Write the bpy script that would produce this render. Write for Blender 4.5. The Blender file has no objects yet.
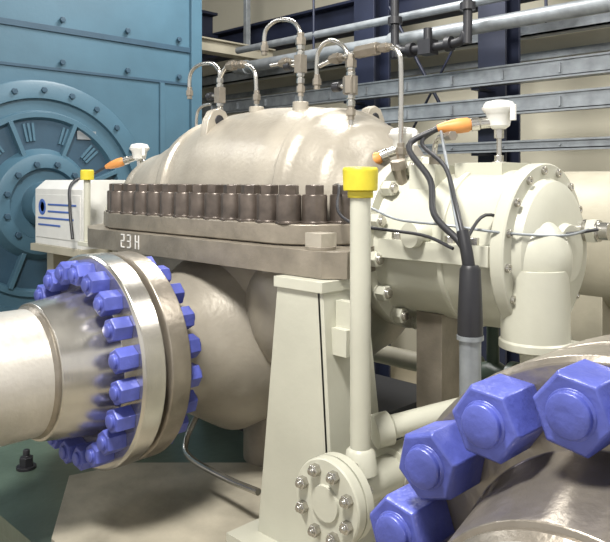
import bpy, bmesh, math, random
from mathutils import Vector, Matrix
random.seed(3)
H = 1.75   # eye height above the plant floor; coordinates below use z relative to it
sc = bpy.context.scene
sc.view_settings.view_transform = 'Standard'

def srgb(r, g, b):
    f = lambda c: (c/255/12.92) if c/255 <= .04045 else ((c/255+.055)/1.055)**2.4
    return (f(r), f(g), f(b), 1)

def mat(name, col, rough=.5, metal=0.0, var=.12, scale=6, bump=.0, bscale=60, stretch=None, rvar=0, spec=.5):
    m = bpy.data.materials.new(name); m.use_nodes = True
    nt = m.node_tree; N = nt.nodes; L = nt.links
    b = N['Principled BSDF']
    b.inputs['Roughness'].default_value = rough
    b.inputs['Metallic'].default_value = metal
    b.inputs['Specular IOR Level'].default_value = spec
    tc = N.new('ShaderNodeTexCoord')
    n = N.new('ShaderNodeTexNoise'); n.inputs['Scale'].default_value = scale; n.inputs['Detail'].default_value = 6
    L.new(tc.outputs['Object'], n.inputs['Vector'])
    r = N.new('ShaderNodeValToRGB')
    r.color_ramp.elements[0].position = .3; r.color_ramp.elements[1].position = .7
    r.color_ramp.elements[0].color = tuple(c*(1-var*1.5) for c in col[:3])+(1,)
    r.color_ramp.elements[1].color = tuple(min(1, c*(1+var)) for c in col[:3])+(1,)
    L.new(n.outputs['Fac'], r.inputs['Fac']); L.new(r.outputs['Color'], b.inputs['Base Color'])
    if bump > 0:
        n2 = N.new('ShaderNodeTexNoise'); n2.inputs['Scale'].default_value = bscale; n2.inputs['Detail'].default_value = 4
        if stretch:
            mp = N.new('ShaderNodeMapping'); mp.inputs['Scale'].default_value = stretch
            L.new(tc.outputs['Object'], mp.inputs['Vector']); L.new(mp.outputs['Vector'], n2.inputs['Vector'])
        else: L.new(tc.outputs['Object'], n2.inputs['Vector'])
        bp = N.new('ShaderNodeBump'); bp.inputs['Strength'].default_value = bump; bp.inputs['Distance'].default_value = .01
        L.new(n2.outputs['Fac'], bp.inputs['Height']); L.new(bp.outputs['Normal'], b.inputs['Normal'])
        if rvar:
            mr = N.new('ShaderNodeMapRange'); mr.inputs['To Min'].default_value = rough-rvar; mr.inputs['To Max'].default_value = rough+rvar
            L.new(n2.outputs['Fac'], mr.inputs['Value']); L.new(mr.outputs['Result'], b.inputs['Roughness'])
    return m

M = dict(
 cast=mat('cast_paint', srgb(160,153,140), .36, .2, .2, 4, .14, 55, rvar=.06),
 castd=mat('cast_iron_flange', srgb(134,126,113), .38, .2, .2, 9, .15, 60, rvar=.1),
 nutd=mat('oxide_nut', srgb(92,83,76), .33, .45, .25, 20),
 beige=mat('cream_paint', srgb(188,187,172), .34, 0, .06, 4, .06, 50),
 beiged=mat('cream_paint_aged', srgb(168,162,144), .5, 0, .1, 6, .1, 50),
 steel=mat('machined_steel', srgb(196,192,184), .24, .9, .06, 14, .05, 12, (1,26,1), .05),
 steeld=mat('rough_steel', srgb(148,140,128), .34, .7, .2, 8, .14, 60, rvar=.08),
 pipe=mat('stainless_pipe', srgb(198,193,184), .38, .6, .1, 5, .10, 50, rvar=.08),
 blue=mat('blue_bolt_coating', srgb(82,91,170), .36, .08, .2, 12, .16, 70),
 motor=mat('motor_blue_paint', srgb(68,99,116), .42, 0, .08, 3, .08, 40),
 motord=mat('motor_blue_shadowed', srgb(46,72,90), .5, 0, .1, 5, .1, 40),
 yellow=mat('yellow_cap', srgb(206,190,50), .45, 0, .1, 20),
 orange=mat('orange_sleeve', srgb(204,138,72), .5, 0, .12, 20),
 white=mat('white_enamel', srgb(216,215,210), .3, 0, .04, 10),
 label=mat('label_blue', srgb(70,100,170), .5, 0, .05, 10),
 navy=mat('navy_structural_steel', srgb(32,38,58), .5, 0, .15, 4),
 galv=mat('galvanised_steel', srgb(146,151,155), .4, .4, .15, 15),
 tube=mat('stainless_tube', srgb(188,185,178), .22, .9, .05, 20),
 black=mat('black_rubber', srgb(34,34,38), .45, 0, .1, 20),
 green=mat('green_baseplate', srgb(84,100,88), .35, 0, .2, 4, .15, 30),
 wall=mat('cream_wall', srgb(208,203,184), .8, 0, .05, 1.5, .05, 20),
 walll=mat('grey_green_wall', srgb(128,128,114), .8, 0, .08, 1.5, .05, 20),
 floor=mat('concrete_floor', srgb(172,162,140), .5, 0, .15, 2, .1, 30),
 ceil=mat('ceiling_sheet', srgb(110,110,106), .8, 0, .1, 2),
 grout=mat('pale_grout', srgb(170,163,146), .42, 0, .22, 5, .3, 18),
)

def basis(d):
    d = Vector(d).normalized()
    a = Vector((0,0,1)) if abs(d.z) < .9 else Vector((1,0,0))
    u = d.cross(a).normalized(); v = d.cross(u).normalized()
    return d, u, v

class B:
    def __init__(s, name, parent=None):
        s.name=name; s.V=[]; s.F=[]; s.MI=[]; s.mats=[]; s.parent=parent
    def mi(s, m):
        if m not in s.mats: s.mats.append(m)
        return s.mats.index(m)
    def add(s, vs, fs, m):
        o=len(s.V); k=s.mi(m)
        s.V += [Vector(v)+Vector((0,0,H)) for v in vs]
        for f in fs: s.F.append([i+o for i in f]); s.MI.append(k)
    def box(s, a, b, m):
        x0,x1=sorted((a[0],b[0])); y0,y1=sorted((a[1],b[1])); z0,z1=sorted((a[2],b[2]))
        v=[(x,y,z) for x in (x0,x1) for y in (y0,y1) for z in (z0,z1)]
        s.add(v,[(0,1,3,2),(4,6,7,5),(0,4,5,1),(2,3,7,6),(0,2,6,4),(1,5,7,3)],m)
    def prism(s, pts, vec, m):
        n=len(pts); vec=Vector(vec); P=[Vector(p) for p in pts]
        v=P+[p+vec for p in P]
        f=[list(range(n)),list(range(2*n-1,n-1,-1))]+[(i,(i+1)%n,n+(i+1)%n,n+i) for i in range(n)]
        s.add(v,f,m)
    def lathe(s, o, axis, prof, m, seg=48, closed=False, ph=0):
        d,u,v=basis(axis); o=Vector(o); vs=[]; fs=[]
        for t,r in prof:
            for i in range(seg):
                a=2*math.pi*i/seg+ph
                vs.append(o+d*t+(u*math.cos(a)+v*math.sin(a))*max(r,1e-5))
        n=len(prof)
        for j in range(n-1 if not closed else n):
            k=(j+1)%n
            for i in range(seg):
                i2=(i+1)%seg
                fs.append((j*seg+i,j*seg+i2,k*seg+i2,k*seg+i))
        if not closed:
            fs.append(tuple(range(seg))); fs.append(tuple((n-1)*seg+i for i in range(seg-1,-1,-1)))
        s.add(vs,fs,m)
    def cyl(s,p0,p1,r,m,seg=24,r1=None):
        p0=Vector(p0);p1=Vector(p1); s.lathe(p0,p1-p0,[(0,r),((p1-p0).length,r if r1 is None else r1)],m,seg)
    def hexn(s,p,axis,af,h,m,stud=0,sm=None,ph=0,over=.01):
        R=af/math.sqrt(3)
        s.lathe(p,axis,[(0,R),(h*.92,R),(h,R*.9)],m,6,ph=ph)
        if stud:
            s.lathe(p,axis,[(h*.5,stud*1.12),(h+over*.12,stud*1.12),(h+over*.12,stud),(h+over*.75,stud),(h+over*.95,stud*.85),(h+over,stud*.4)],sm or m,24)
    def tube(s,pts,r,m,seg=12,smooth=True,n=6):
        P=[Vector(p) for p in pts]
        if smooth and len(P)>2:
            Q=[]; E=[P[0]*2-P[1]]+P+[P[-1]*2-P[-2]]
            for i in range(1,len(E)-2):
                a,b,c,d=E[i-1],E[i],E[i+1],E[i+2]
                for k in range(n):
                    t=k/n
                    Q.append(.5*((2*b)+(c-a)*t+(2*a-5*b+4*c-d)*t*t+(3*b-a-3*c+d)*t**3))
            Q.append(P[-1]); P=Q
        T=[]
        for i in range(len(P)):
            a=P[max(i-1,0)]; b=P[min(i+1,len(P)-1)]; T.append((b-a).normalized())
        _,u,_=basis(T[0]); vs=[];fs=[]
        for i,p in enumerate(P):
            u=(u-T[i]*u.dot(T[i])).normalized(); w=T[i].cross(u)
            for k in range(seg):
                a=2*math.pi*k/seg; vs.append(p+(u*math.cos(a)+w*math.sin(a))*r)
        for i in range(len(P)-1):
            for k in range(seg):
                k2=(k+1)%seg; fs.append((i*seg+k,i*seg+k2,(i+1)*seg+k2,(i+1)*seg+k))
        fs.append(tuple(range(seg))); fs.append(tuple((len(P)-1)*seg+i for i in range(seg-1,-1,-1)))
        s.add(vs,fs,m)
    def ell(s,c,r,m,seg=32,rings=18):
        c=Vector(c); vs=[];fs=[]
        for j in range(rings+1):
            a=math.pi*(j/rings)
            for i in range(seg):
                b=2*math.pi*i/seg
                sa=max(math.sin(a),1e-4)
                vs.append(c+Vector((r[0]*sa*math.cos(b),r[1]*sa*math.sin(b),r[2]*math.cos(a))))
        for j in range(rings):
            for i in range(seg):
                i2=(i+1)%seg; fs.append((j*seg+i,j*seg+i2,(j+1)*seg+i2,(j+1)*seg+i))
        s.add(vs,fs,m)
    def loft(s,secs,m):
        n=len(secs[0]); vs=[p for q in secs for p in q]; fs=[]
        for j in range(len(secs)-1):
            for i in range(n-1):
                fs.append((j*n+i,j*n+i+1,(j+1)*n+i+1,(j+1)*n+i))
        fs.append(tuple(range(n))); fs.append(tuple((len(secs)-1)*n+i for i in range(n)))
        s.add(vs,fs,m)
    def done(s, bevel=.003, ang=38):
        lo=[min(v[i] for v in s.V) for i in range(3)]; hi=[max(v[i] for v in s.V) for i in range(3)]
        c=Vector(((lo[0]+hi[0])/2,(lo[1]+hi[1])/2,lo[2]))
        me=bpy.data.meshes.new(s.name)
        me.from_pydata([tuple(v-c) for v in s.V],[],[tuple(f) for f in s.F])
        for k in s.mats: me.materials.append(M[k])
        for i,p in enumerate(me.polygons): p.material_index=s.MI[i]; p.use_smooth=True
        bm=bmesh.new(); bm.from_mesh(me)
        bmesh.ops.recalc_face_normals(bm,faces=bm.faces); bm.to_mesh(me); bm.free()
        me.set_sharp_from_angle(angle=math.radians(ang))
        o=bpy.data.objects.new(s.name,me); sc.collection.objects.link(o); o.location=c
        if s.parent:
            o.parent=s.parent; o.matrix_parent_inverse=Matrix.Translation(-Vector(s.parent.location))
        if bevel>0:
            b=o.modifiers.new('edge_round','BEVEL'); b.width=bevel; b.segments=2; b.limit_method='ANGLE'; b.angle_limit=math.radians(40)
        return o

def empty(name, loc):
    e=bpy.data.objects.new(name,None); e.empty_display_size=.2
    e.location=(loc[0],loc[1],loc[2]+H); sc.collection.objects.link(e); return e

FL=-H
# ---------------------------------------------------------------- room
b=B('floor'); b.box((-9,-3,FL-.1),(3,5.6,FL),'floor'); b.done(0)
b=B('wall_back'); b.box((-9,5.5,FL),(3,5.65,2.6),'wall'); b.done(0)
b=B('wall_left'); b.box((-9,-3,FL),(-8.85,5.5,2.6),'walll'); b.done(0)
b=B('ceiling'); b.box((-9,-3,2.6),(3,5.65,2.7),'ceil'); b.done(0)
b=B('trim_1'); b.box((-8.85,5.46,1.0),(3,5.5,1.06),'galv'); b.box((-8.85,5.46,-.2),(3,5.5,-.14),'galv'); b.done(0)

# ---------------------------------------------------------------- steel frame
for X in (-3.82,-2.62):
    b=B('steel_column'); w=.11
    b.box((X-w,4.52,FL),(X+w,4.545,2.6),'navy'); b.box((X-w,4.72,FL),(X+w,4.745,2.6),'navy')
    b.box((X-.012,4.545,FL),(X+.012,4.72,2.6),'navy')
    b.box((X-.18,4.47,FL),(X+.18,4.8,FL+.03),'navy'); b.done(.002)
b=B('steel_beam'); z=1.36; b.box((-8.8,4.78,z),(2.9,5.0,z+.025),'navy'); b.box((-8.8,4.78,z+.25),(2.9,5.0,z+.275),'navy'); b.box((-8.8,4.88,z),(2.9,4.9,z+.27),'navy'); b.done(.002)
b=B('steel_beam'); z=1.12; b.box((-8.8,5.1,z),(2.9,5.2,z+.02),'galv'); b.box((-8.8,5.1,z+.11),(2.9,5.2,z+.13),'galv'); b.box((-8.8,5.1,z),(2.9,5.115,z+.13),'galv'); b.done(.002)
b=B('steel_beam'); b.box((-6.3,3.6,1.55),(-6.1,4.75,1.58),'navy'); b.box((-6.3,3.6,1.8),(-6.1,4.75,1.83),'navy'); b.box((-6.21,3.6,1.58),(-6.19,4.75,1.8),'navy')
for y in (3.8,4.3): b.box((-6.21,y,1.3),(-6.19,y+.06,1.6),'navy')
b.box((-6.24,3.6,1.27),(-6.16,4.75,1.31),'navy')
b.done(.002)
b=B('diagonal_brace'); b.tube([(-3.65,4.65,1.45),(-3.0,4.65,.35)],.014,'navy',smooth=False); b.tube([(-2.75,4.65,1.45),(-3.45,4.65,.35)],.01,'navy',smooth=False); b.done(0)
b=B('air_duct'); b.box((-5.3,3.6,1.18),(-5.15,4.7,1.28),'beiged'); b.box((-5.34,3.6,1.28),(-5.11,4.7,1.295),'beiged')
b.box((-5.25,4.4,1.295),(-5.2,4.45,2.6),'galv'); b.done()
for z,h in ((.66,.10),(.45,.10),(.20,.05)):
    b=B('cable_tray'); t=.008
    b.box((-8,4.28,z),(2.5,4.29,z+h),'galv'); b.box((-8,4.28,z),(2.5,4.44,z+t),'galv'); b.box((-8,4.43,z),(2.5,4.44,z+h),'galv')
    b.box((-8,4.265,z+h),(2.5,4.295,z+h+.012),'galv'); b.box((-8,4.265,z-.012),(2.5,4.295,z),'galv')
    for X in (-3.82,-2.62): b.box((X-.03,4.3,z-.03),(X+.03,4.515,z-.012),'navy')
    b.tube([(-8,4.34,z+.03),(2.5,4.34,z+.03)],.02,'black',smooth=False)
    b.tube([(-8,4.38,z+.03),(2.5,4.38,z+.03)],.018,'galv',smooth=False)
    for i in range(26): b.box((-8+i*.4,4.262,z+.02),(-7.985+i*.4,4.28,z+h-.02),'galv')
    b.done(0)
b=B('overhead_pipe'); b.tube([(-5.0,4.1,1.02),(2.5,4.1,1.02)],.05,'galv',24,False)
b.tube([(-5.0,4.12,1.19),(2.5,4.12,1.19)],.03,'galv',20,False)
for X in (-4.9,-3.2,-1.6,0): b.lathe((X,4.1,1.02),(1,0,0),[(0,.065),(.03,.065),(.035,.065),(.065,.065)],'galv',24)
for X in (-4,-2.0,1): b.tube([(X,4.1,.97),(X,4.1,2.6)],.01,'navy',smooth=False)
b.done()
b=B('valve_piping'); yv=3.95
b.tube([(-3.05,yv,2.6),(-3.05,yv,1.0),(-3.02,yv,.93),(-2.94,yv,.9),(-2.55,yv,.9),(-2.48,yv,.95),(-2.46,yv,1.02),(-2.46,yv,2.6)],.03,'black',16)
for X in (-2.93,-2.62): b.lathe((X,yv,.9),(1,0,0),[(0,.05),(.04,.05)],'black',20)
b.box((-2.82,yv-.05,.85),(-2.72,yv+.05,.95),'black'); b.cyl((-2.77,yv,.95),(-2.77,yv,1.03),.03,'black')
b.lathe((-3.05,yv,1.1),(0,0,1),[(0,.05),(.05,.05)],'black',20); b.lathe((-2.46,yv,1.1),(0,0,1),[(0,.05),(.05,.05)],'black',20)
b.done(.001)

# ---------------------------------------------------------------- blue motor
e=empty('electric_motor',(-5.4,2.05,FL))
b=B('motor_housing',e); xf=-4.55
b.box((-6.2,.5,FL+.25),(xf,3.36,1.75),'motor'); b.box((-6.3,.4,FL),(xf+.1,3.45,FL+.25),'green')
for y in (.5,3.26): b.box((xf,y,FL+.25),(xf+.03,y+.1,1.75),'motor')
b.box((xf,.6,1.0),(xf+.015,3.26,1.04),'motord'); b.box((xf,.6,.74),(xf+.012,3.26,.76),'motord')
b.box((xf,2.98,-1.2),(xf+.02,3.02,.74),'motor')
b.box((xf,.6,-1.15),(xf+.03,3.26,-1.08),'motor')
for y in (.7,1.2,1.7,2.2,2.7,3.15):
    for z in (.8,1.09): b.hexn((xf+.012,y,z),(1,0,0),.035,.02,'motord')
b.done()
b=B('end_bell',e); o=(xf,2.05,-.16); A=(1,0,0)
b.lathe(o,A,[(0,.82),(.05,.82),(.06,.805),(.06,.70),(.03,.695),(.03,.62),(.055,.61),(.055,.575),(.02,.56)],'motor',72)
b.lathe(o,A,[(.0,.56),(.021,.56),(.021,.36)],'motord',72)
b.lathe(o,A,[(.02,.37),(.09,.33),(.10,.30),(.10,.24),(.06,.23),(.06,.15),(.2,.14),(.2,0)],'motor',72)
for i in range(24):
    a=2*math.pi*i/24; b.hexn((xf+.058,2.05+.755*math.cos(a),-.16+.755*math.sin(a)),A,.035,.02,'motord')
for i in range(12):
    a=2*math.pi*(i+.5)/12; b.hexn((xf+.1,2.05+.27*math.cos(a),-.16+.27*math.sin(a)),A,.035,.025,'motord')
for i in range(8):
    a=2*math.pi*(i+.5)/8; c,s_=math.cos(a),math.sin(a); t=.014
    q=[(xf+.02,2.05+r*c+k*t*s_,-.16+r*s_-k*t*c) for r,k in ((.33,-1),(.33,1),(.58,1),(.58,-1))]
    b.prism(q,(.05,0,0),'motor')
for a0 in (70,100,130,160,200,20,-20,45):
    a=math.radians(a0)
    for d in (-.04,0,.04):
        c,s_=math.cos(a+d*1.4),math.sin(a+d*1.4)
        q=[(xf+.02,2.05+r*c+k*.008*s_,-.16+r*s_-k*.008*c) for r,k in ((.42,-1),(.42,1),(.54,1),(.54,-1))]
        b.prism(q,(.014,0,0),'motor')
# rating plate
b.box((xf+.02,2.3,.28),(xf+.034,2.44,.34),'galv')
b.done()
b=B('shaft',e); b.lathe((xf+.2,2.05,-.22),A,[(0,.07),(.3,.07)],'steel',32); b.done()

# coupling guard
b=B('coupling_guard')
y0,y1=1.74,2.36
b.prism([(-3.92,y0,-.36),(-3.92,y1,-.36),(-3.92,y1,-.06),(-3.92,y1-.08,.0),(-3.92,y0+.06,.0),(-3.92,y0,-.05)],(.56,0,0),'white')
b.box((-3.94,y0-.02,-.40),(-3.36,y1+.02,-.36),'beiged')
b.box((-3.88,y0+.05,FL),(-3.80,y1-.05,-.4),'beiged'); b.box((-3.47,y0+.05,FL),(-3.39,y1-.05,-.4),'beiged')
b.box((-3.9,y0-.004,-.32),(-3.38,y0,-.08),'white')
b.lathe((-3.82,y0-.004,-.15),(0,-1,0),[(0,.045),(.003,.045),(.003,.028),(0,.028)],'label',24)
for i,(xa,xb) in enumerate(((-3.75,-3.42),(-3.75,-3.50),(-3.87,-3.45),(-3.87,-3.6))):
    b.box((xa,y0-.007,-.14-.038*i),(xb,y0-.004,-.13-.038*i),'label')
b.done()

# ---------------------------------------------------------------- base plate
b=B('pump_baseplate')
b.box((-3.2,1.0,-1.26),(-.75,2.95,-1.20),'green'); b.box((-3.15,1.06,FL),(-.8,2.9,-1.26),'green')
b.prism([(-2.55,1.55,-1.2),(-2.62,1.30,-1.2),(-2.2,1.03,-1.2),(-.85,1.03,-1.2),(-.85,2.05,-1.2),(-2.05,2.05,-1.2)],(0,0,.03),'grout')
b.box((-2.9,2.15,-1.2),(-1.8,2.7,-.96),'black')  # black block added to stand in for the shade under the casing
for X in (-2.88,-1.0):
    b.lathe((X,1.24,-1.2),(0,0,1),[(0,.04),(.012,.04),(.012,.02),(.03,.02)],'black',20); b.hexn((X,1.24,-1.19),(0,0,1),.05,.04,'black',.014,'black',over=.03)
b.done()

# ---------------------------------------------------------------- pump
P=empty('multistage_pump',(-2.3,2.05,-.3))
def lerp(tab,x):
    for i in range(len(tab)-1):
        if tab[i][0]<=x<=tab[i+1][0]:
            t=(x-tab[i][0])/(tab[i+1][0]-tab[i][0]); t=t*t*(3-2*t)*.4+t*.6
            return [tab[i][k]+(tab[i+1][k]-tab[i][k])*t for k in (1,2)]
    return tab[-1][1:]
CY=2.08
def body(bld,tab,z0,sg,m,bumps=(),p=.82,n=44):
    x0,x1=tab[0][0],tab[-1][0]; secs=[]; K=110
    for j in range(K+1):
        x=x0+(x1-x0)*j/K; w,h=lerp(tab,x)
        for bx,bw,ba in bumps:
            d=abs(x-bx)/bw
            if d<1: q=min(1,(1-d)*2.5); q=q*q*(3-2*q)*ba; w+=q; h+=q
        ring=[]
        for i in range(n+1):
            a=math.pi*i/n; c,s_=math.cos(a),math.sin(a)
            ring.append((x,CY+w*math.copysign(abs(c)**p,c),z0+sg*h*abs(s_)**p))
        secs.append(ring)
    bld.loft(secs,m)
b=B('upper_casing',P)
up=[(-3.16,.22,.10),(-3.10,.29,.18),(-2.98,.34,.26),(-2.85,.36,.30),(-2.72,.37,.345),(-2.62,.37,.38),(-2.52,.38,.42),(-2.40,.385,.44),(-2.2,.39,.45),(-1.98,.39,.44),(-1.8,.38,.40),(-1.68,.35,.35),(-1.60,.29,.26),(-1.55,.20,.12)]
body(b,up,-.142,1,'cast',bumps=((-2.60,.045,.022),(-1.84,.035,.016),(-2.95,.03,.012)))
upper=[(-2.80,1.575),(-1.70,1.575),(-1.62,1.61),(-1.53,1.72),(-1.49,1.84),(-1.47,2.08),(-1.50,2.36),(-1.58,2.5),(-1.7,2.585),(-2.80,2.585),(-3.05,2.5),(-3.18,2.3),(-3.2,2.08),(-3.18,1.86),(-3.0,1.66)]
b.prism([(x,y,-.213) for x,y in upper],(0,0,.068),'castd')
for X,Y,z in ((-2.40,1.86,.225),(-1.86,2.25,.225)):
    prof=[(-.08,-.09),(-.06,.03),(-.035,.07),(0,.082),(.035,.07),(.06,.03),(.08,-.09)]
    b.prism([(X-.022,Y+y,z+zz) for y,zz in prof],(.044,0,0),'cast')
    b.lathe((X-.025,Y,z+.03),(1,0,0),[(0,.024),(.05,.024)],'black',16)
for X,Y,z in ((-2.49,1.95,.24),(-2.24,1.95,.26),(-1.975,1.95,.26),(-1.71,1.95,.14)):
    b.cyl((X,Y,z),(X,Y,z+.05),.032,'cast',24)
b.ell((-2.05,1.80,-.02),(.12,.10,.12),'cast'); b.ell((-2.80,1.84,-.06),(.10,.08,.10),'cast')
b.done(.004)
b=B('casing_nuts',P)
pts=[(-2.79+i*.0992,1.622) for i in range(12)]+[(-1.63,1.675),(-1.578,1.755),(-1.54,1.84),(-1.52,1.935),(-1.515,2.03),(-1.515,2.13),(-1.54,2.23),(-1.58,2.33),(-1.64,2.43)]
pts+=[(-2.79+i*.0992,2.535) for i in range(12)]+[(-2.90,1.67),(-3.0,1.74),(-3.09,1.83),(-3.14,1.93),(-2.92,2.48),(-3.03,2.42),(-3.12,2.32)]
for x,y in pts:
    b.lathe((x,y,-.146),(0,0,1),[(0,.049),(.008,.049),(.008,.043),(.092,.043),(.098,.040),(.098,.024)],'nutd',20)
    b.hexn((x,y,-.05),(0,0,1),.060,.034,'nutd',ph=random.random())
b.done(.0015)
b=B('lower_casing',P)
low=[(-2.90,1.53),(-1.46,1.53),(-1.40,1.58),(-1.44,1.70),(-1.50,1.9),(-1.50,2.3),(-1.42,2.63),(-2.95,2.63),(-3.2,2.5),(-3.22,1.8),(-3.08,1.62)]
b.prism([(x,y,-.30) for x,y in low],(0,0,.083),'castd')
lo=[(-3.1,.26,.16),(-3.0,.33,.30),(-2.8,.38,.38),(-2.5,.42,.46),(-2.2,.43,.50),(-1.95,.42,.46),(-1.75,.38,.38),(-1.65,.3,.25),(-1.58,.2,.14)]
body(b,lo,-.298,-1,'cast',bumps=((-1.84,.05,.02),))
b.ell((-1.87,1.9,-.46),(.22,.27,.30),'cast'); b.ell((-2.68,1.95,-.45),(.27,.27,.28),'cast')
b.lathe((-2.227,1.38,-.62),(0,1,0),[(-.03,.25),(.0,.235),(.08,.235),(.16,.25),(.26,.31),(.36,.37),(.5,.36),(.7,.2)],'cast',56)
b.tube([(-2.2,2.0,-.75),(-2.2,2.0,-1.17)],.12,'castd',24,False)
zc=-.255; k=1.35
def bar(x,z,w,h): b.box((x,1.527,zc+(z-zc)*k),(x+w*k,1.531,zc+(z-zc)*k+h*k),'white')
x=-2.62
for dz in (0,.019,.038): bar(x,zc+dz-.02,.02,.004)
bar(x+.016*k,zc,.004,.02); bar(x,zc-.02,.004,.02); x+=.05
for dz in (0,.019,.038): bar(x,zc+dz-.02,.02,.004)
bar(x+.016*k,zc-.02,.004,.042); x+=.06
bar(x,zc-.02,.004,.042); bar(x+.018*k,zc-.02,.004,.042); bar(x,zc,.02,.004)
b.lathe((-1.515,1.585,-.217),(0,0,1),[(0,.048),(.01,.048)],'castd',20); b.box((-1.55,1.55,-.21),(-1.48,1.62,-.165),'cast')
b.done(.004)

def flange_nuts(b,c,y,r,n,off,af,h,stud,dirn,over=.012):
    for i in range(n):
        a=math.radians(off+360*i/n)
        b.hexn((c[0]+r*math.sin(a),y,c[1]+r*math.cos(a)),(0,dirn,0),af,h,'blue',stud,'blue',ph=random.random(),over=over)
b=B('nozzle_flange',P); c=(-2.227,-.62)
b.lathe((c[0],1.268,c[1]),(0,1,0),[(0,.29),(0,.355),(.006,.363),(.076,.363),(.082,.355),(.082,.25),(.13,.235)],'steeld',72)
b.done(.002)

# bearing housing
b=B('bearing_housing',P); az=-.22; cy=2.05
b.lathe((-1.62,cy,az),(1,0,0),[(0,.2),(.09,.2),(.09,.29),(.10,.30),(.14,.305),(.15,.30),(.15,.262),(.18,.25),(.36,.245),(.40,.255),(.58,.25),(.58,.268),(.585,.272),(.62,.272),(.625,.268),(.625,.225),(.65,.215),(.675,.17),(.68,.09),(.70,.085),(.705,.0)],'beige',64)
for i in range(14):
    a=2*math.pi*(i+.3)/14; b.lathe((-1.472,cy+.278*math.cos(a),az+.278*math.sin(a)),(1,0,0),[(0,.03),(.006,.03)],'beige',16); b.hexn((-1.468,cy+.278*math.cos(a),az+.278*math.sin(a)),(1,0,0),.048,.035,'beige',.016,'steel')
for i in range(16):
    a=2*math.pi*(i+.3)/16; b.lathe((-.997,cy+.25*math.cos(a),az+.25*math.sin(a)),(1,0,0),[(0,.013),(.012,.013),(.012,.006),(.008,.004)],'tube',12)
b.box((-1.44,1.775,az-.03),(-1.04,1.83,az+.03),'beige'); 
for X in (-1.38,-1.28,-1.18,-1.1): b.hexn((X,1.80,az+.03),(0,0,1),.032,.022,'tube')
b.box((-1.27,cy-.09,az+.2),(-1.10,cy+.09,az+.275),'beige')
b.box((-1.4,cy-.16,az+.16),(-1.3,cy+.0,az+.27),'beige')
b.lathe((-1.23,cy,az),(1,0,0),[(0,.25),(.004,.262),(.02,.262),(.024,.25)],'beige',64)
b.lathe((-.975,1.93,az-.04),(0,0,-1),[(0,.092),(.1,.098),(.205,.098),(.21,.104),(.23,.104),(.235,.09),(.235,.045),(.29,.042),(.965,.042)],'beige',40)
b.ell((-.99,1.95,az-.02),(.11,.11,.13),'beige')
b.box((-1.40,cy-.12,-1.2),(-1.30,cy+.12,az-.22),'castd')  # leg given a darker colour to imitate the shadows below the housing
b.lathe((-.945,2.2,az+.06),(1,0,0),[(0,.035),(.05,.035),(.05,.028),(.08,.028)],'tube',20); b.hexn((-.93,2.2,az+.06),(1,0,0),.07,.03,'beige')
b.lathe((-1.28,1.82,az+.05),(-.2,-1,.0),[(0,.03),(.05,.03),(.05,.04),(.075,.04)],'beige',20)
b.tube([(-1.36,1.98,az+.26),(-1.36,1.98,az+.33),(-1.33,1.96,az+.36),(-1.27,1.92,az+.36)],.009,'tube'); b.cyl((-1.36,1.98,az+.26),(-1.36,1.98,az+.30),.02,'steeld',6)
b.cyl((-1.27,1.92,az+.36),(-1.23,1.89,az+.36),.016,'steeld',6)
b.lathe((-1.45,1.92,az+.2),(0,-.3,1),[(0,.02),(.06,.02),(.06,.028),(.09,.028)],'steeld',8)
b.done(.0025)
b=B('drive_end_bearing_housing',P)
b.lathe((-3.08,cy,az),(-1,0,0),[(0,.18),(.03,.27),(.07,.27),(.07,.22),(.17,.21),(.17,.24),(.2,.24),(.2,.08),(.26,.07)],'beige',56)
b.done()

def valve(b,x,z,Y=1.95,hd=-1):
    b.box((x-.018,Y-.018,z-.035),(x+.018,Y+.018,z+.035),'steeld')
    for dz,dr in ((.035,1),(-.035,-1)):
        b.lathe((x,Y,z+dz),(0,0,dr),[(0,.017),(.014,.017),(.014,.012),(.022,.012),(.022,.0165),(.042,.0165)],'tube',6)
    b.tube([(x,Y,z),(x+hd*.06,Y,z)],.008,'tube',smooth=False); b.cyl((x+hd*.055,Y,z),(x+hd*.085,Y,z),.018,'black',16)
def fit(b,x,z,Y=1.95,ax=(0,0,1),s=1):
    b.lathe((x,Y,z),ax,[(-.028*s,.013*s),(-.012*s,.013*s),(-.012*s,.018*s),(.012*s,.018*s),(.012*s,.013*s),(.028*s,.013*s)],'steeld',6)
b=B('sampling_tubes',P); Y=1.95; r=.009
b.tube([(-2.72,Y,.40),(-2.72,Y,.48),(-2.69,Y,.52),(-2.63,Y,.535),(-2.55,Y,.53),(-2.505,Y,.50),(-2.49,Y,.46),(-2.49,Y,.25)],r,'tube'); valve(b,-2.49,.38); fit(b,-2.72,.41)
b.tube([(-2.56,Y,.345),(-2.62,Y,.34),(-2.66,Y,.31),(-2.67,Y,.22)],.007,'tube'); fit(b,-2.49,.30)
b.tube([(-2.49,Y,.45),(-2.46,Y,.49),(-2.42,Y,.505),(-2.33,Y,.50),(-2.27,Y,.475),(-2.245,Y,.43),(-2.24,Y,.28)],r,'tube'); fit(b,-2.40,.503,ax=(1,0,0),s=1.3); fit(b,-2.34,.5,ax=(1,0,0)); fit(b,-2.24,.35)
b.tube([(-2.19,Y,.53),(-2.19,Y,.60),(-2.17,Y,.635),(-2.11,Y,.655),(-2.03,Y,.64),(-1.985,Y,.60),(-1.975,Y,.54),(-1.975,Y,.28)],r,'tube'); valve(b,-1.975,.46); fit(b,-2.19,.55); fit(b,-1.975,.55,s=1.2); fit(b,-1.975,.36)
b.cyl((-2.15,Y,.475),(-1.98,Y,.475),.008,'tube'); fit(b,-2.06,.475,ax=(1,0,0),s=1.2)
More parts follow.
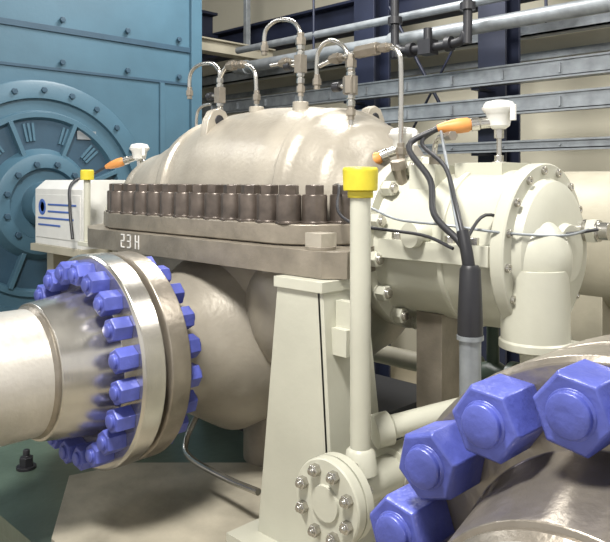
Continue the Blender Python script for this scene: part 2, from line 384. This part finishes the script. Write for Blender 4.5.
b.tube([(-1.885,Y,.36),(-1.885,Y,.46),(-1.87,Y,.505),(-1.82,Y,.53),(-1.75,Y,.50),(-1.715,Y,.44),(-1.71,Y,.36),(-1.71,Y,.16)],r,'tube'); valve(b,-1.71,.35); fit(b,-1.71,.43,s=1.2); fit(b,-1.71,.25); fit(b,-1.885,.38)
b.cyl((-1.715,Y,.32),(-1.715,Y,.38),.027,'steeld',8)
b.tube([(-1.87,Y,.44),(-1.80,Y,.455),(-1.70,Y,.465),(-1.60,Y,.47),(-1.52,Y,.465),(-1.49,Y,.44),(-1.48,Y,.39),(-1.48,Y,.2),(-1.48,Y,.02)],r,'tube')
b.cyl((-1.68,Y,.467),(-1.58,Y,.47),.024,'steeld',6); fit(b,-1.78,.458,ax=(1,0,0),s=1.2); fit(b,-1.55,.468,ax=(1,0,0)); fit(b,-1.48,.1)
b.done(.001)

# ---------------------------------------------------------------- pipe spools
def spool(name,c,yf,R,T,hub,hl,pr,n,off,bc,af,nh,yend,rim):
    e=empty(name,(c[0],yf,c[1]))
    b=B('weld_neck_flange',e)
    b.lathe((c[0],yf,c[1]),(0,1,0),[(-hl-.005,pr),(-hl,hub-.02),(-.05,hub),(-.02,hub+.003),(0,hub+.012),(0,bc-.05),(-.0,R-.008),(.008,R),(T-.005,R),(T,R-.006),(T,.2)],rim,80)
    b.lathe((c[0],yf+T,c[1]),(0,1,0),[(0,bc-.0),(.02,bc-.0)],'black',64); b.done(.0015)
    b=B('stud_nuts',e); flange_nuts(b,c,yf,bc,n,off,af,nh,af*.31,-1)
    flange_nuts(b,c,yf+2*T+.016,bc,n,off,af,nh*.85,af*.31,1); b.done(.0025)
    b=B('pipe_run',e)
    b.lathe((c[0],yf-hl,c[1]),(0,-1,0),[(0,pr+.008),(.008,pr+.008),(.018,pr)],'steeld',64)
    pts=[(c[0],yf-hl,c[1]),(c[0],yend,c[1])]
    for k in range(1,9):
        a=math.pi/2*k/8; pts.append((c[0],yend-.32*math.sin(a),c[1]-.32*(1-math.cos(a))))
    pts.append((c[0],yend-.32,FL)); b.tube(pts,pr,'pipe',64,False); b.done(0)
    return e
spool('suction_pipe',(-2.227,-.62),1.167,.365,.084,.240,.19,.203,20,6,.306,.070,.064,-.6,'steel')
e2=spool('discharge_pipe',(-.30,-.555),.835,.348,.09,.225,.15,.19,16,-8,.297,.085,.076,-.6,'steeld')
b=B('mating_elbow',e2); c=(-.30,-.555)
b.lathe((c[0],.941,c[1]),(0,1,0),[(0,.2),(0,.342),(.006,.348),(.084,.348),(.09,.342),(.09,.22),(.15,.19)],'steeld',80)
pts=[(c[0],1.08,c[1])]
for k in range(1,9):
    a=math.pi/2*k/8; pts.append((c[0],1.18+.3*math.sin(a),c[1]-.3*(1-math.cos(a))))
pts.append((c[0],1.48,FL)); b.tube(pts,.19,'pipe',48,False); b.done(.002)

# ---------------------------------------------------------------- pedestal
b=B('support_pedestal'); zt=-.305; zb=-1.17
f=[(-1.62,1.50,zt),(-1.44,1.50,zt),(-1.38,1.50,zb),(-1.72,1.50,zb)]
b.prism(f,(0,.022,0),'beige')
b.prism([(-1.45,1.50,zt),(-1.45,1.68,zt),(-1.39,1.74,zb),(-1.39,1.50,zb)],(.022,0,0),'beige')
b.prism([(-1.62,1.52,zt),(-1.62,1.68,zt),(-1.72,1.74,zb),(-1.72,1.52,zb)],(.022,0,0),'beige')
b.prism([(-1.62,1.68,zt),(-1.43,1.68,zt),(-1.37,1.74,zb),(-1.72,1.74,zb)],(0,.02,0),'beige')
b.box((-1.42,1.53,-.52),(-1.36,1.60,-.44),'beige'); b.box((-1.42,1.55,-.50),(-1.33,1.58,-.36),'beige')
b.hexn((-1.36,1.565,-.47),(1,0,0),.035,.02,'tube')
b.box((-1.63,1.49,zt-.03),(-1.42,1.70,zt+.003),'beige'); b.box((-1.78,1.42,zb),(-1.34,1.80,zb+.03),'beige')
b.done(.004)

# drain line with blind flange and capped standpipe
b=B('drain_line'); X=-1.30; z=-.875
b.lathe((X,1.38,z),(0,1,0),[(-.008,.0),(-.008,.048),(0,.05),(0,.114),(.004,.118),(.03,.118),(.032,.114),(.032,.08),(.036,.08),(.036,.118),(.062,.118),(.066,.066),(.10,.055),(.95,.055)],'beige',48)
for i in range(8):
    a=2*math.pi*(i+.5)/8; p=(X+.089*math.cos(a),1.38,z+.089*math.sin(a))
    b.hexn(p,(0,-1,0),.03,.02,'tube',.009,'tube'); b.hexn((p[0],1.442,p[2]),(0,1,0),.03,.02,'tube',.009,'tube')
b.lathe((X,1.95,z),(0,1,0),[(0,.1),(.03,.1),(.034,.1),(.064,.1)],'beige',40)
b.lathe((X,1.66,z),(0,1,0),[(0,.075),(.12,.075)],'beige',40)
b.tube([(X,2.2,z),(X+.3,2.2,z),(X+.42,2.2,z+.02),(X+.46,2.2,z+.12),(X+.46,2.2,-.6)],.05,'beige',20)
b.lathe((X+.46,2.2,-.7),(0,0,1),[(0,.08),(.025,.08),(.03,.08),(.055,.08)],'beige',32)
b.lathe((-1.33,1.62,-.75),(.5,.9,.15),[(0,.05),(.05,.05),(.06,.035),(.45,.035),(.46,.055),(.5,.055)],'beige',24)
b.tube([(X,1.75,z),(X,1.75,-1.2)],.04,'beige',16,False)
b.done(.002)
b=B('capped_standpipe')
b.cyl((-1.28,1.50,-.82),(-1.28,1.50,-.03),.0295,'beige',32)
b.lathe((-1.28,1.50,-.03),(0,0,1),[(0,.048),(.055,.05),(.06,.05),(.066,.046),(.066,.0)],'yellow',32)
b.lathe((-1.28,1.50,-.05),(0,0,1),[(0,.036),(.02,.036)],'yellow',24)
b.lathe((-1.28,1.50,-.79),(0,0,1),[(-.03,.05),(.03,.04),(.04,.0295)],'beige',32)
b.done(.002)
b=B('capped_standpipe')
b.cyl((-3.16,1.66,-.30),(-3.16,1.66,.0),.016,'beige',20); b.lathe((-3.16,1.66,0),(0,0,1),[(0,.032),(.045,.032),(.05,.028)],'yellow',24); b.lathe((-3.16,1.70,-.32),(0,0,1),[(0,.03),(.03,.03)],'beige'); b.box((-3.2,1.63,-.32),(-3.05,1.8,-.30),'beige'); b.done(.002)
b=B('drain_tube'); b.tube([(-2.3,1.72,-.9),(-2.28,1.62,-1.02),(-2.2,1.58,-1.06),(-1.95,1.56,-1.06),(-1.76,1.54,-1.04)],.012,'tube'); b.done(0)

# ---------------------------------------------------------------- temperature transmitters
def transmitter(p,base,side):
    b=B('temperature_transmitter'); x,y,z=p
    b.tube([p,base],.008,'tube',smooth=False); b.lathe((x,y,z-.075),(0,0,1),[(0,.016),(.03,.016)],'tube',6)
    b.lathe(base,(0,0,1),[(0,.022),(.02,.022),(.02,.015),(.04,.015)],'tube',6)
    b.lathe((x,y,z-.045),(0,0,1),[(0,.02),(.01,.034),(.05,.042),(.06,.053),(.07,.055),(.072,.050),(.078,.050),(.088,.042),(.094,.015)],'white',28)
    b.tube([(x+.055,y-.01,z-.02),(x+.055,y-.01,z+.03)],.010,'white',smooth=False)
    d=Vector(side); q=Vector(p)+Vector((0,0,-.02))
    b.lathe(q,d,[(.02,.018),(.06,.018),(.065,.022),(.09,.022)],'tube',16)
    b.lathe(q,d,[(.085,.015),(.10,.024),(.13,.025),(.17,.02),(.20,.011)],'orange',18)
    return b,q+d.normalized()*.195
b,q=transmitter((-1.16,2.05,.21),(-1.16,2.05,.04),(-.75,-.6,-.1))
b.tube([q,q+Vector((-.06,-.08,-.06)),(-1.24,1.78,-.0),(-1.17,1.7,-.10),(-1.06,1.66,-.17),(-1.02,1.65,-.22)],.010,'black')
b.tube([q,q+Vector((-.03,-.05,-.05)),(-1.2,1.8,.04),(-1.10,1.7,-.06),(-1.04,1.65,-.16),(-1.02,1.65,-.22)],.007,'black')
b.tube([q+Vector((.01,0,-.01)),(-1.22,1.84,.05),(-1.13,1.74,-.08),(-1.05,1.655,-.18),(-1.02,1.65,-.22)],.005,'galv')
b.done(.001)
b,q=transmitter((-1.52,2.02,.14),(-1.50,2.02,.02),(-.7,-.55,-.4))
b.tube([q,q+Vector((-.05,-.06,-.06)),(-1.56,1.72,-.02),(-1.5,1.65,-.10),(-1.4,1.64,-.14),(-1.2,1.68,-.16),(-1.08,1.66,-.19)],.005,'black')
b.done(.001)
b,q=transmitter((-3.32,2.05,.15),(-3.20,2.05,-.0),(-.75,-.6,-.3))
b.tube([q,q+Vector((-.06,-.05,-.04)),(-3.5,1.75,-.02),(-3.42,1.7,-.14),(-3.35,1.68,-.3)],.008,'black')
b.done(.001)
b=B('cable_conduit')
b.cyl((-1.02,1.65,-1.2),(-1.02,1.65,-.40),.029,'galv',24)
b.lathe((-1.02,1.65,-.42),(0,0,1),[(0,.034),(.04,.034),(.18,.028),(.19,.022)],'black',24)
b.tube([(-1.02,1.65,-.26),(-1.03,1.65,-.2),(-1.05,1.66,-.14)],.017,'black')
b.lathe((-1.02,1.65,-.43),(0,0,1),[(0,.036),(.012,.036)],'galv',24)
b.done(0)
b=B('instrument_cable')
b.tube([(-1.05,1.66,-.18),(-1.05,1.78,-.10),(-1.0,1.90,-.14),(-.93,2.0,-.16),(-.87,2.12,-.15)],.005,'black')
b.tube([(-1.42,1.72,-.09),(-1.3,1.70,-.12),(-1.15,1.72,-.13),(-1.0,1.80,-.15),(-.90,1.95,-.16),(-.89,2.1,-.15)],.004,'galv')
b.done(0)

# ---------------------------------------------------------------- vessel behind
b=B('horizontal_vessel')
b.lathe((-1.9,3.25,-.28),(1,0,0),[(0,.0),(.01,.12),(.05,.22),(.12,.29),(.2,.32),(1.0,.32),(1.0,.37),(1.04,.37),(1.045,.37),(1.085,.37),(1.085,.32),(3.6,.32),(3.75,.2),(3.78,0)],'beiged',64)
for X in (-1.3,.9): b.box((X-.08,3.02,FL),(X+.08,3.48,-.45),'beiged')
b.done()
b=B('low_level_pipe')
b.tube([(-1.35,2.72,-.75),(1.6,2.72,-.75)],.11,'beige',32,False)
for X in (-1.35,-.6,.3): b.lathe((X,2.72,-.75),(1,0,0),[(0,.17),(.03,.17),(.035,.17),(.07,.17)],'beige',40)
for X in (-.4,.6): b.box((X-.05,2.64,FL),(X+.05,2.8,-.84),'beiged')
b.done(.002)
b=B('gate_valve')
b.lathe((-1.85,3.0,-.95),(1,0,0),[(0,.1),(.03,.1),(.03,.06),(.12,.09),(.21,.06),(.21,.1),(.24,.1)],'green',32)
b.tube([(-1.73,3.0,-.95),(-1.73,3.0,-.66)],.03,'green',16,False)
b.lathe((-1.73,3.0,-.66),(0,0,1),[(-.01,.08),(-.01,.1),(.01,.1),(.01,.08)],'green',28,closed=True); b.box((-1.82,2.99,-.665),(-1.64,3.01,-.655),'green')
b.tube([(-3.2,3.0,-.95),(-1.85,3.0,-.95)],.05,'beiged',20,False); b.tube([(-1.61,3.0,-.95),(-.5,3.0,-.95)],.05,'beiged',20,False)
b.tube([(-3.0,3.0,-.95),(-3.0,3.0,FL)],.04,'beiged',16,False); b.tube([(-.6,3.0,-.95),(-.6,3.0,FL)],.04,'beiged',16,False)
b.done(.002)

# ---------------------------------------------------------------- lights
def area(name,loc,size,power,col,target=None):
    l=bpy.data.lights.new(name,'AREA'); l.energy=power; l.color=col; l.size=size
    o=bpy.data.objects.new(name,l); o.location=(loc[0],loc[1],loc[2]+H); sc.collection.objects.link(o)
    if target:
        d=Vector((target[0],target[1],target[2]+H))-o.location; o.rotation_euler=d.to_track_quat('-Z','Y').to_euler()
area('ceiling_lamp_1',(-.9,.1,2.3),.6,200,(1,.975,.93),(-2,1.6,0))
area('ceiling_lamp_2',(-3.2,3.2,2.55),1.0,120,(1,.985,.95))
area('ceiling_lamp_3',(.3,3.6,2.55),1.5,120,(1,.98,.94))
area('ceiling_lamp_4',(-5.0,.2,2.5),1.2,60,(.98,.99,1),(-4.5,2,-.3))
w=bpy.data.worlds.new('plant_air'); sc.world=w; w.use_nodes=True
w.node_tree.nodes['Background'].inputs[0].default_value=(1,.99,.975,1); w.node_tree.nodes['Background'].inputs[1].default_value=.95

cam=bpy.data.cameras.new('camera'); co=bpy.data.objects.new('camera',cam); sc.collection.objects.link(co)
co.location=(0,0,H); co.rotation_euler=(math.radians(90),0,math.radians(45))
cam.sensor_width=36; cam.lens=36*700/610; cam.shift_y=-91/610; cam.clip_start=.02
sc.camera=co
